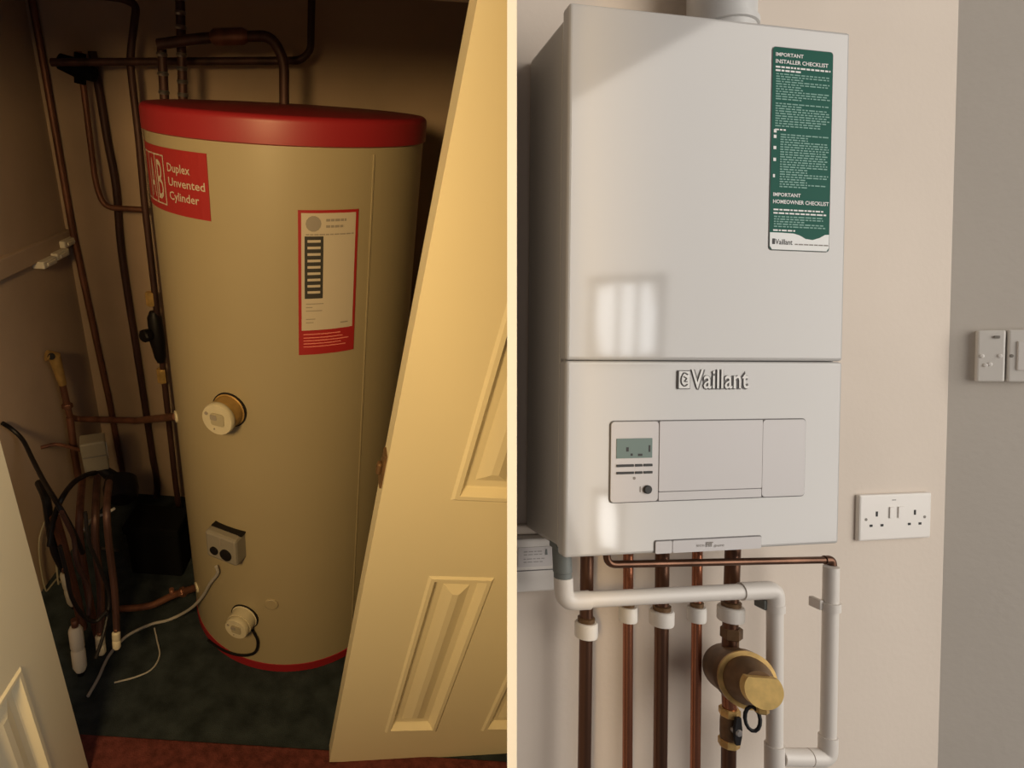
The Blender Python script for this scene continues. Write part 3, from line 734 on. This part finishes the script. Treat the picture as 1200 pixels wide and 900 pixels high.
# raised chrome name with its square emblem
lg = plate(*rect_px(793, 434, 808, 456), .0015, .0005, .0028, 'emblem_tile', 'gap', bo)
x0, z0, x1, z1 = rect_px(793, 434, 808, 456)
plate(x0 + .0012, z0 + .0012, x1 - .0012, z1 - .0012, .001, -.0018, .0012, 'emblem_face', 'chrome', lg)
m_ = MB(); w_ = x1 - x0; h_ = z1 - z0
m_.tube(smooth_path([V((x0 + w_ * a, -.0034, z0 + h_ * b_)) for a, b_ in ((.75, .78), (.45, .86), (.24, .60), (.26, .32), (.50, .16), (.74, .26))], 4), .0009, 6)
m_.tube(smooth_path([V((x0 + w_ * a, -.0034, z0 + h_ * b_)) for a, b_ in ((.45, .66), (.66, .56), (.50, .42), (.72, .40))], 4), .0008, 6)
m_.build('emblem_lines', 'gap', lg)
a = onR(809, 455, 0); c = onR(876, 455, 0)
def raised(txt, size, bold, y0, h, name, m, parent):
    vs, fs = text_geo(txt, size, bold, c.x - a.x); q = MB(); n = len(vs)
    zs3 = max(yy for _, yy in vs); ky = (onR(840, 433, 0).z - a.z) / zs3
    q.add([V((a.x + x, y0, a.z + yy * ky)) for x, yy in vs] + [V((a.x + x, y0 - h, a.z + yy * ky)) for x, yy in vs], [])
    from collections import Counter
    cnt = Counter(); 
    for f in fs:
        for i in range(len(f)): cnt[frozenset((f[i], f[(i + 1) % len(f)]))] += 1
    for f in fs: q.f.append([i + n for i in f]); q.flat.append(False)
    for f in fs:
        for i in range(len(f)):
            p, r_ = f[i], f[(i + 1) % len(f)]
            if cnt[frozenset((p, r_))] == 1: q.f.append([p, r_, r_ + n, p + n]); q.flat.append(False)
    return q.build(name, m, parent)
nm = raised('Vaillant', .032, .0016, .0003, .0012, 'name_outline', 'gap', bo)
raised('Vaillant', .032, .0002, -.0008, .0012, 'name_letters', 'chrome', nm)
# green sticker
s0, s1, s2_, s3 = onR(905, 54, 0), onR(977, 62, 0), onR(970, 296, 0), onR(900, 293, 0)
gx0, gx1, gz1, gz0 = (s0.x + s3.x) / 2, (s1.x + s2_.x) / 2, (s0.z + s1.z) / 2, (s2_.z + s3.z) / 2
stk = plate(gx0, gz0, gx1, gz1, .005, .0003, .0011, 'sticker', 'gap', bo); stk['label'] = 'tall green checklist sticker with white lettering'
gw, gh = gx1 - gx0, gz1 - gz0
plate(gx0 + .0008, gz0 + .0008, gx1 - .0008, gz1 - .0008, .0045, -.0008, .0003, 'sticker_face', 'green', stk)
wv = [(gx0 + .0012, gz0 + .006), (gx0 + .005, gz0 + .0012), (gx1 - .005, gz0 + .0012), (gx1 - .0012, gz0 + .006)]
top = [(1.0, .088), (.93, .086), (.84, .070), (.72, .058), (.60, .062), (.50, .078), (.40, .086), (.2, .088), (0, .088)]
wv += [(gx0 + .0012 + (gw - .0024) * fx, gz0 + gh * fz) for fx, fz in top]
MB().prism(wv, (0, -.0011, 0), *E3, .0003).build('sticker_foot', 'white', stk)
def st_text(m, txt, fx, fz, fw, fh, bold=.0):
    vs, fs = text_geo(txt, 1.0, bold, gw * fw); ym = max(y for _, y in vs)
    m.add([V((gx0 + gw * fx + x, -.00165, gz1 - gh * fz + y / ym * gh * fh)) for x, y in vs], fs)
for t1_, z1_, t2_, z2_, w2_ in (('IMPORTANT', .047, 'INSTALLER CHECKLIST', .081, .86), ('IMPORTANT', .733, 'HOMEOWNER CHECKLIST', .768, .92)):
    m_ = MB(); st_text(m_, t1_, .05, z1_, .45, .018, .02); st_text(m_, t2_, .05, z2_, w2_, .019, .02)
    m_.build('sticker_heading', 'white', stk)
def words(m, fx0, fx1, fz, fh, dens=1.0):
    x = fx0
    while x < fx1 - .02:
        w_ = random.uniform(.03, .10); xe = min(x + w_, fx1)
        xa_, xb2 = gx0 + gw * x, gx0 + gw * xe; zt_, zb_ = gz1 - gh * fz, gz1 - gh * (fz + fh)
        m.add([(xa_, -.0016, zb_), (xb2, -.0016, zb_), (xb2, -.0016, zt_), (xa_, -.0016, zt_)], [(0, 1, 2, 3)]); x = xe + .016
m_ = MB()
for fz, fe in ((.095, .95), (.112, .46)): words(m_, .05, fe, fz, .0085)
for fz, fe in ((.795, .88), (.812, .93), (.897, .42)): words(m_, .06, fe, fz, .0075)
for fz in (.405, .432, .487, .545, .625): words(m_, .04, .085, fz, .016)
words(m_, .06, .24, .402, .007)
o = m_.build('bold_print', 'white', stk); o['kind'] = 'stuff'
m_ = MB(); fz = .130
while fz < .385:
    words(m_, .06, random.choice((.93, .95, .9, .5, .8, .94)), fz, .0060); fz += .0122
    if abs(fz - .26) < .006: fz += .010
fz = .425
while fz < .69:
    words(m_, .15, random.choice((.95, .93, .9, .6, .94)), fz, .0060); fz += .0122
fz = .830
while fz < .890:
    words(m_, .07, random.choice((.95, .88, .9, .6)), fz, .0060); fz += .0122
o = m_.build('fine_print', 'greentext', stk); o['kind'] = 'stuff'
m_ = MB(); vs, fs = text_geo('Vaillant', 1.0, .01, gw * .28); ym = max(y for _, y in vs)
m_.add([V((gx0 + gw * .10 + x, -.00165, gz0 + gh * .030 + y / ym * gh * .026)) for x, y in vs], fs)
m_.prism(rrect(gx0 + gw * .05, gz0 + gh * .030, gx0 + gw * .095, gz0 + gh * .058, .0005, 2), (0, -.0014, 0), *E3, .0003)
m_.build('foot_lettering', 'ink', stk)
m_ = MB(); fx = .42
while fx < .92:
    w_ = random.uniform(.03, .08)
    m_.add([(gx0 + gw * fx, -.00165, gz0 + gh * .030), (gx0 + gw * (fx + w_), -.00165, gz0 + gh * .030), (gx0 + gw * (fx + w_), -.00165, gz0 + gh * .036), (gx0 + gw * fx, -.00165, gz0 + gh * .036)], [(0, 1, 2, 3)]); fx += w_ + .012
o = m_.build('foot_fine_print', 'inkgrey', stk); o['kind'] = 'stuff'
# small screws in the right flank
for v in (508, 541, 578):
    q = onR(984, v, .05); MB().lathe([(.0035, 0), (.0035, .003), (.002, .0036)], (BW - .005, .05, q.z), (1, 0, 0), 10).build('flank_screw', 'gap', bo)

# flue collar on top
fc = onR(845, 20, .085)
fu = thing('flue_collar', 'pale round flue collar rising from the top of the boiler', 'flue', MR, (fc.x, .085, -.008))
MB().lathe([(.054, 0), (.054, .014), (.049, .016), (.049, .30)], (fc.x, .085, -.008), (0, 0, 1), 36).build('flue_pipe', 'flue', fu)
MB().lathe([(.050, 0), (.0525, .001), (.0525, .010), (.050, .011)], (fc.x, .085, .030), (0, 0, 1), 36).build('flue_ring', 'flue', fu)
for dx in (-.058, .060):
    MB().rbox((fc.x + dx - .004, .035, -.008), (fc.x + dx + .004, .046, .012), .002).build('flue_clip', 'gap', fu)

# ---- copper tails under the boiler
YP = .088
tails = [(688, 684, 17.5, 'copperbrown', 'thick brown copper pipe under the boiler beside the grey trap', 734), (736, 735, 13, 'copper', 'thin bright copper pipe under the boiler between two thick ones', 716),
         (776, 773, 17.5, 'copperbrown', 'thick streaky brown copper pipe in the middle of the boiler tails', 720), (817, 814, 12.5, 'copper', 'thin dark bright-streaked copper pipe next to the brass filter pipe', 716), (859, 0, 18, 'copperbrown', 'thick copper pipe above and below the brass filter', 715)]
tail_pos = []
for i, (ut, ub, w_, m, lb, vn) in enumerate(tails):
    A = onR(ut, 652, YP); A.z = -BH + .0035
    r = w_ / 2 / F * (CAMP - (MR @ A)).length * .80
    if i < 4:
        B_ = onR(ub, 960, YP)
    else: B_ = onR(855, 760, YP)
    N = onR(ut, vn + 2, YP)
    tt = thing('copper_tail_pipe', lb, 'pipe', MR, A)
    MB().tube([A, B_], r, 16).build('tube', m, tt)
    tail_pos.append((A, B_, r))
    rn = r * (1.72 if r > .008 else 1.8); nz = (A - B_).normalized(); k = (N.z - A.z) / (B_.z - A.z); N = A + (B_ - A) * k
    nut = MB().lathe([(r * 1.05, -.014), (rn * .96, -.013), (rn, -.011), (rn, .008), (rn * .9, .010), (r * 1.02, .0105)], N, nz, 20).build('nut', 'nutwhite', tt)
    MB().lathe([(r * 1.25, .010), (r * 1.3, .017), (r * 1.02, .018)], N, nz, 16).build('olive', 'brassdark', tt)
# ---- brass filter on the fifth pipe
T5 = tail_pos[4]
f0 = onR(857, 742, YP); fcx = onR(851, 790, YP)
ft_ = thing('magnetic_filter', 'brass magnetic filter with a bright round cap and black lever valve', 'filter', MR, onR(856, 872, YP))
f1 = onR(856, 752, YP)
MB().lathe([(.014, 0), (.0165, .002), (.0165, .017), (.014, .019)], onR(857, 748, YP), (0, 0, 1), 6, True).build('top_nut', 'brassdark', ft_)
MB().lathe([(.011, 0), (.011, .022)], onR(857, 760, YP), (0, 0, 1), 16).build('top_neck', 'brassdark', ft_)
A = onR(852, 782, YP + .012); Bc = onR(895, 809, YP - .115); fd = (Bc - A).normalized(); fl_ = (Bc - A).length
MB().lathe([(0.0230, -.018), (0.0333, -.012), (0.0379, 0), (0.0379, fl_ * .42), (0.0414, fl_ * .44), (0.0414, fl_ * .56), (0.0379, fl_ * .58)], A, fd, 32).build('body', 'brassdark', ft_)
MB().lathe([(0.0397, fl_ * .56), (0.0416, fl_ * .565), (0.0416, fl_ * .60), (0.0345, fl_ * .605)], A, fd, 32).build('collar', 'brass', ft_)
MB().lathe([(0.0351, fl_ * .57), (0.0345, fl_ * .66), (0.0242, fl_ * .84), (0.0224, fl_ * .90)], A, fd, 32).build('cover', 'brassdark', ft_)
u_ = fd.cross(V((0, 0, 1))).normalized(); w2 = u_.cross(fd)
pol = [p for p in circle(.0255, 36) if p[1] < .0172]
cap_o = A + fd * (fl_ * .88)
MB().prism(pol, cap_o, u_, w2, fd, fl_ * .13).build('cap', 'bright_brass', ft_)
dv = cap_o + fd * .004 - w2 * .028
MB().lathe([(.008, 0), (.0095, .002), (.0095, .010), (.007, .012)], dv + w2 * .006, -w2, 6, True).build('drain_plug', 'brass', ft_)
lpts = [dv - w2 * .004 + u_ * (.010 * math.cos(t_) + .013) + w2 * (.016 * math.sin(t_) - .010) for t_ in [2 * math.pi * j / 14 for j in range(15)]]
MB().tube(lpts, .0026, 8).build('drain_strap', 'black', ft_)
# lower side of the filter: copper neck, brass valve, lever
pB = onR(856, 800, YP); pE = onR(855, 832, YP)
MB().tube([onR(853, 790, YP), pE], .0110, 16).build('copper_neck', 'copper', ft_)
v1_, v2_ = onR(855, 829, YP), onR(854, 874, YP); vd = v2_ - v1_; vl = vd.length
MB().lathe([(.0140, 0), (.0160, .002), (.0160, .011), (.0145, .013)], v1_, vd, 8, True).build('valve_nut', 'brass', ft_)
MB().lathe([(.0130, .012), (.0138, vl * .35), (.0138, vl * .65), (.0130, vl - .011)], v1_, vd, 24).build('valve_body', 'brassdark', ft_)
MB().lathe([(.0145, vl - .013), (.0160, vl - .011), (.0160, vl - .002), (.0140, vl)], v1_, vd, 8, True).build('valve_nut', 'brass', ft_)
lv = onR(863, 857, YP - .018)
hv = MB().prism([(-.004, .024), (.004, .024), (.0065, .006), (.006, -.008), (.0035, -.020), (-.0035, -.020), (-.006, -.008), (-.0065, .006)], lv, (1, 0, 0), (0, 0, 1), (0, -1, 0), .005).build('lever', 'black', ft_)
MB().lathe([(.006, -.014), (.006, .0055), (.0045, .0075)], lv, (0, -1, 0), 12).build('lever_screw', 'steel', hv)
tt = thing('copper_tail_pipe', 'thick copper pipe leaving the black lever valve downwards', 'pipe', MR, onR(854, 960, YP))
MB().tube([onR(854, 873, YP), onR(853, 960, YP)], .0112, 16).build('tube', 'copperbrown', tt)

# ---- copper discharge pipe crossing to the right
YC = .052
dp = thing('copper_discharge_pipe', 'slim brown copper pipe crossing level under the boiler to the right', 'pipe', MR, onR(715, 660, YC))
A = onR(711, 652, YC); A.z = -BH + .0035
MB().tube([A, onR(711, 661.5, YC), onR(900, 657.5, YC), onR(974, 656, YC), onR(975, 668, YC)], .0056, 14, .014).build('tube', 'copperbrown', dp)
MB().tube([onR(966, 656.2, YC), onR(974, 656, YC), onR(975, 664, YC)], .0070, 14, .008).build('elbow', 'copperbrown', dp)
# ---- white waste pipes
YV = .045; rv = .0118
tg = onR(661, 660, YV)
wp1 = thing('white_waste_pipe', 'white plastic waste pipe from the grey trap crossing the copper tails and dropping', 'pipe', MR, onR(908, 900, YV))
MB().tube([onR(660, 672, YV), onR(661, 704, YV), onR(908, 691, YV), onR(907.5, 960, YV)], rv, 18, .022, fseg=8).build('tube', 'pvc', wp1)
MB().tube([onR(660, 676, YV), onR(661, 704.5, YV), onR(690, 703, YV)], rv * 1.16, 18, .020, fseg=8).build('elbow', 'pvc', wp1)
MB().tube([onR(868, 693, YV), onR(908, 691, YV), onR(908, 712, YV)], rv * 1.16, 18, .020, fseg=8).build('elbow', 'pvc', wp1)
MB().tube([onR(907.5, 872, YV), onR(907.5, 960, YV)], rv * 1.2, 18).build('tee', 'pvc', wp1)
MB().lathe([(rv * 1.22, 0), (rv * 1.22, .012)], onR(908, 716, YV), (0, 0, 1), 18).build('clip_ring', 'pvc', wp1)
MB().rbox((onR(896, 706, YV).x, YV, onR(894, 710, YV).z - .008), (onR(903, 706, YV).x, YV + .022, onR(894, 710, YV).z + .008), .002).build('wall_clip', 'trap', wp1)
wp2 = thing('white_waste_pipe', 'white plastic pipe dropping below the copper pipe end then turning to join the other', 'pipe', MR, onR(972, 885, YV))
MB().tube([onR(974, 664, YV), onR(970, 888, YV), onR(918, 887, YV)], rv * .95, 18, .018, fseg=8).build('tube', 'pvc', wp2)
MB().tube([onR(970.4, 862, YV), onR(970, 888, YV), onR(948, 887.6, YV)], rv * 1.14, 18, .016, fseg=8).build('elbow', 'pvc', wp2)
MB().tube([onR(947, 887.6, YV), onR(915, 887, YV)], rv * 1.12, 18).build('socket', 'pvc', wp2)
MB().lathe([(rv * 1.2, 0), (rv * 1.2, .013)], onR(973, 715, YV), (0, 0, 1), 18).build('clip_ring', 'pvc', wp2)
MB().rbox((onR(961, 706, YV).x, YV, onR(958, 710, YV).z - .008), (onR(966, 706, YV).x, YV + .022, onR(958, 710, YV).z + .008), .002).build('wall_clip', 'pvc', wp2)
# grey trap
gt = thing('condensate_trap', 'grey rubber trap under the left corner of the boiler', 'trap', MR, onR(660, 686, YV))
g0, g1 = onR(658, 640, YV), onR(660, 687, YV)
MB().lathe([(.0125, 0), (.0135, .003), (.0138, (g1 - g0).length * .62), (.0128, (g1 - g0).length * .64), (.0128, (g1 - g0).length)], g0, g1 - g0, 20).build('trap_body', 'trap', gt)
MB().prism([(-.013, 0), (.013, 0), (.013, .010), (-.013, .034)], g0 - V((0, -.012, .002)), (1, 0, 0), (0, 0, 1), (0, -1, 0), .024).build('trap_shoulder', 'trap', gt)

# ---- trunking, cover box and dado line left of the boiler
q = onR(606, 618, YW); q2 = onR(690, 618, YW)
struct(MB().rbox((-.30, YW - .010, q.z - .010), (.10, YW + .001, q.z + .006), .003).build('trim_2', 'wallr', None, MR)); clip_obj(bpy.data.objects['trim_2'], -1)
j0, j1 = onR(575, 694, YW - .02), onR(651, 628, YW - .02)
jb = thing('cover_box', 'low white cover box with a printed label under the left of the boiler', 'box', MR, ((j0.x + j1.x) / 2, YW, j0.z))
clip_obj(MB().rbox((j0.x, YW - .030, j0.z), (j1.x, YW + .002, j1.z), .003).build('box_cover', 'switch', jb), -1, True, .0006)
zl_ = onR(630, 668, YW - .03).z
MB().box((j0.x + .002, YW - .0306, zl_ - .0008), (j1.x - .001, YW - .0298, zl_ + .0008)).build('cover_joint', 'gap', jb); clip_obj(bpy.data.objects['cover_joint'], -1)
l0, l1 = onR(607, 665, YW - .031), onR(647, 640, YW - .031)
lb_ = MB().prism(rrect(l0.x, l0.z, l1.x, l1.z, .002), (0, YW - .030, 0), *E3, .0012).build('printed_label', 'boilerpanel', jb)
m_ = MB()
for fz in (.75, .60, .38, .22):
    x = .16
    while x < .70:
        w_ = random.uniform(.06, .16); 
        m_.add([(l0.x + (l1.x - l0.x) * xx, YW - .0316, l0.z + (l1.z - l0.z) * (fz + dz)) for xx, dz in ((x, 0), (x + w_, 0), (x + w_, .05), (x, .05))], [(0, 1, 2, 3)]); x += w_ + .03
o = m_.build('label_print', 'cablewhite', lb_); o['kind'] = 'stuff'
q = onR(640, 647, YW - .031); MB().prism([(-.002, -.004), (.002, -.004), (.0012, .005), (-.0012, .005)], (q.x, YW - .0312, q.z), *E3, .0008).build('lamp_mark', 'trap', lb_)

# ---- double socket on the boiler wall
s0, s1 = onR(1001, 633, YW), onR(1086, 576, YW)
ds = thing('double_socket', 'white double wall socket beside the room corner', 'socket', MR, ((s0.x + s1.x) / 2, YW, s0.z))
fpz = MB().rbox((s0.x, YW - .009, s0.z), (s1.x, YW + .001, s1.z), .003, 2).build('face_plate', 'switch', ds)
sw, sh = s1.x - s0.x, s1.z - s0.z
def hole_box(name, fx, fz, w_, h_, m='hole', d=.0004, parent=ds):
    c_ = V((s0.x + sw * fx, YW - .009, s0.z + sh * fz))
    return MB().box((c_.x - w_ / 2, c_.y - d, c_.z - h_ / 2), (c_.x + w_ / 2, c_.y + .002, c_.z + h_ / 2)).build(name, m, parent)
for cx_ in (.235, .765):
    hole_box('earth_slot', cx_, .58, .0042, .009)
    for dx in (-.075, .075): hole_box('pin_slot', cx_ + dx, .33, .0060, .0042)
for fx in (.09, .905):
    c_ = V((s0.x + sw * fx, YW - .0088, s0.z + sh * .47))
    MB().lathe([(.0026, 0), (.0026, .0008), (.0012, .001)], c_, (0, -1, 0), 10).build('screw', 'boxgrey', ds)
for fx in (.44, .56): 
    o = hole_box('rocker', fx, .60, .011, .020, 'switch', .0022)
hole_box('maker_mark', .47, .87, .008, .0018, 'cablewhite')

# ---- two plates on the side wall
WF = Matrix((wd_, -wn, V((0, 0, 1)))).transposed().to_4x4(); WF.translation = V((xc, YW, 0))
MW = MR @ WF; MWi = MW.inverted()
def onW(u, v):
    o = MWi @ CAMP; d = MWi.to_3x3() @ ray(u, v); t = -o.y / d.y; p = o + d * t; return p
w0, w1 = onW(1141, 447), onW(1176, 387); ph = w1.z - w0.z; pz = (w0.z + w1.z) / 2
pw_ = w1.x - w0.x
sA = thing('light_switch', 'square white switch plate with three small buttons on the side wall', 'switch', MW, ((w0.x + w1.x) / 2, 0, w0.z))
MB().rbox((w0.x, -.011, w0.z), (w1.x, .001, w1.z), .003, 3).build('face_plate', 'switch2', sA)
for fx, fz in ((.16, .50), (.30, .32), (.46, .34), (.80, .50)):
    MB().lathe([(.0034, 0), (.0034, .0016), (.002, .0022)], (w0.x + pw_ * fx, -.0105, w0.z + ph * fz), (0, -1, 0), 12).build('button', 'switch', sA)
MB().rbox((w0.x + pw_ * .55, -.0135, w0.z + ph * .84), (w0.x + pw_ * .78, -.0105, w0.z + ph * .89), .001).build('indicator', 'boxgrey', sA)
sB = thing('light_switch', 'square white plate with a rocker frame next to the three button plate', 'switch', MW, (w1.x + .004 + pw_ * .5, 0, w0.z))
xb0 = w1.x + .003; xb1 = xb0 + pw_ * 1.0
MB().rbox((xb0, -.011, w0.z), (xb1, .001, w1.z), .003, 3).build('face_plate', 'switch2', sB)
MB().rbox((xb0 + pw_ * .30, -.0135, w0.z + ph * .22), (xb0 + pw_ * .72, -.0105, w0.z + ph * .78), .0015).build('rocker', 'switch', sB)
for fx in (.12, .88):
    MB().lathe([(.0030, 0), (.0030, .0010), (.002, .0014)], (xb0 + pw_ * fx, -.0105, w0.z + ph * .5), (0, -1, 0), 12).build('screw', 'boxgrey', sB)

# ---- window of the boiler room, behind the viewer: frame and bars in front of the daylight
zax = (WTG - WIN).normalized(); xax = zax.cross(L @ V((0, 1, 0))).normalized(); yax = zax.cross(xax)
MWN = Matrix((xax, yax, zax)).transposed().to_4x4(); MWN.translation = WIN
m_ = MB()
for a0_, b0_ in (((-.21, -.26), (.21, -.21)), ((-.21, .21), (.21, .26)), ((-.21, -.26), (-.16, .26)), ((.16, -.26), (.21, .26))):
    m_.box((a0_[0], a0_[1], .005), (b0_[0], b0_[1], .05))
wf_ = struct(m_.build('window_1', 'winframe', None, MWN))
for xx in (-.062, .042):
    o = MB().box((xx - .014, -.23, .008), (xx + .014, .23, .04)).build('glazing_bar', 'winframe', wf_)

W2, T2 = mirror_px(712, 612, 2.5)  # added light and frame, placed only for a highlight on the lower boiler front
light('highlight_light', 'AREA', W2, T2, 0.75, (1.0, 0.98, 0.94), shape='RECTANGLE', size=0.10, size_y=0.27)
zax = (T2 - W2).normalized(); xax = zax.cross(L @ V((0, 1, 0))).normalized(); yax = zax.cross(xax)
MW2 = Matrix((xax, yax, zax)).transposed().to_4x4(); MW2.translation = W2
m_ = MB()
for a0_, b0_ in (((-.08, -.17), (.08, -.13)), ((-.08, .13), (.08, .17)), ((-.08, -.17), (-.045, .17)), ((.045, -.17), (.08, .17))):
    m_.box((a0_[0], a0_[1], .005), (b0_[0], b0_[1], .04))
struct(m_.build('highlight_frame', 'winframe', None, MW2))
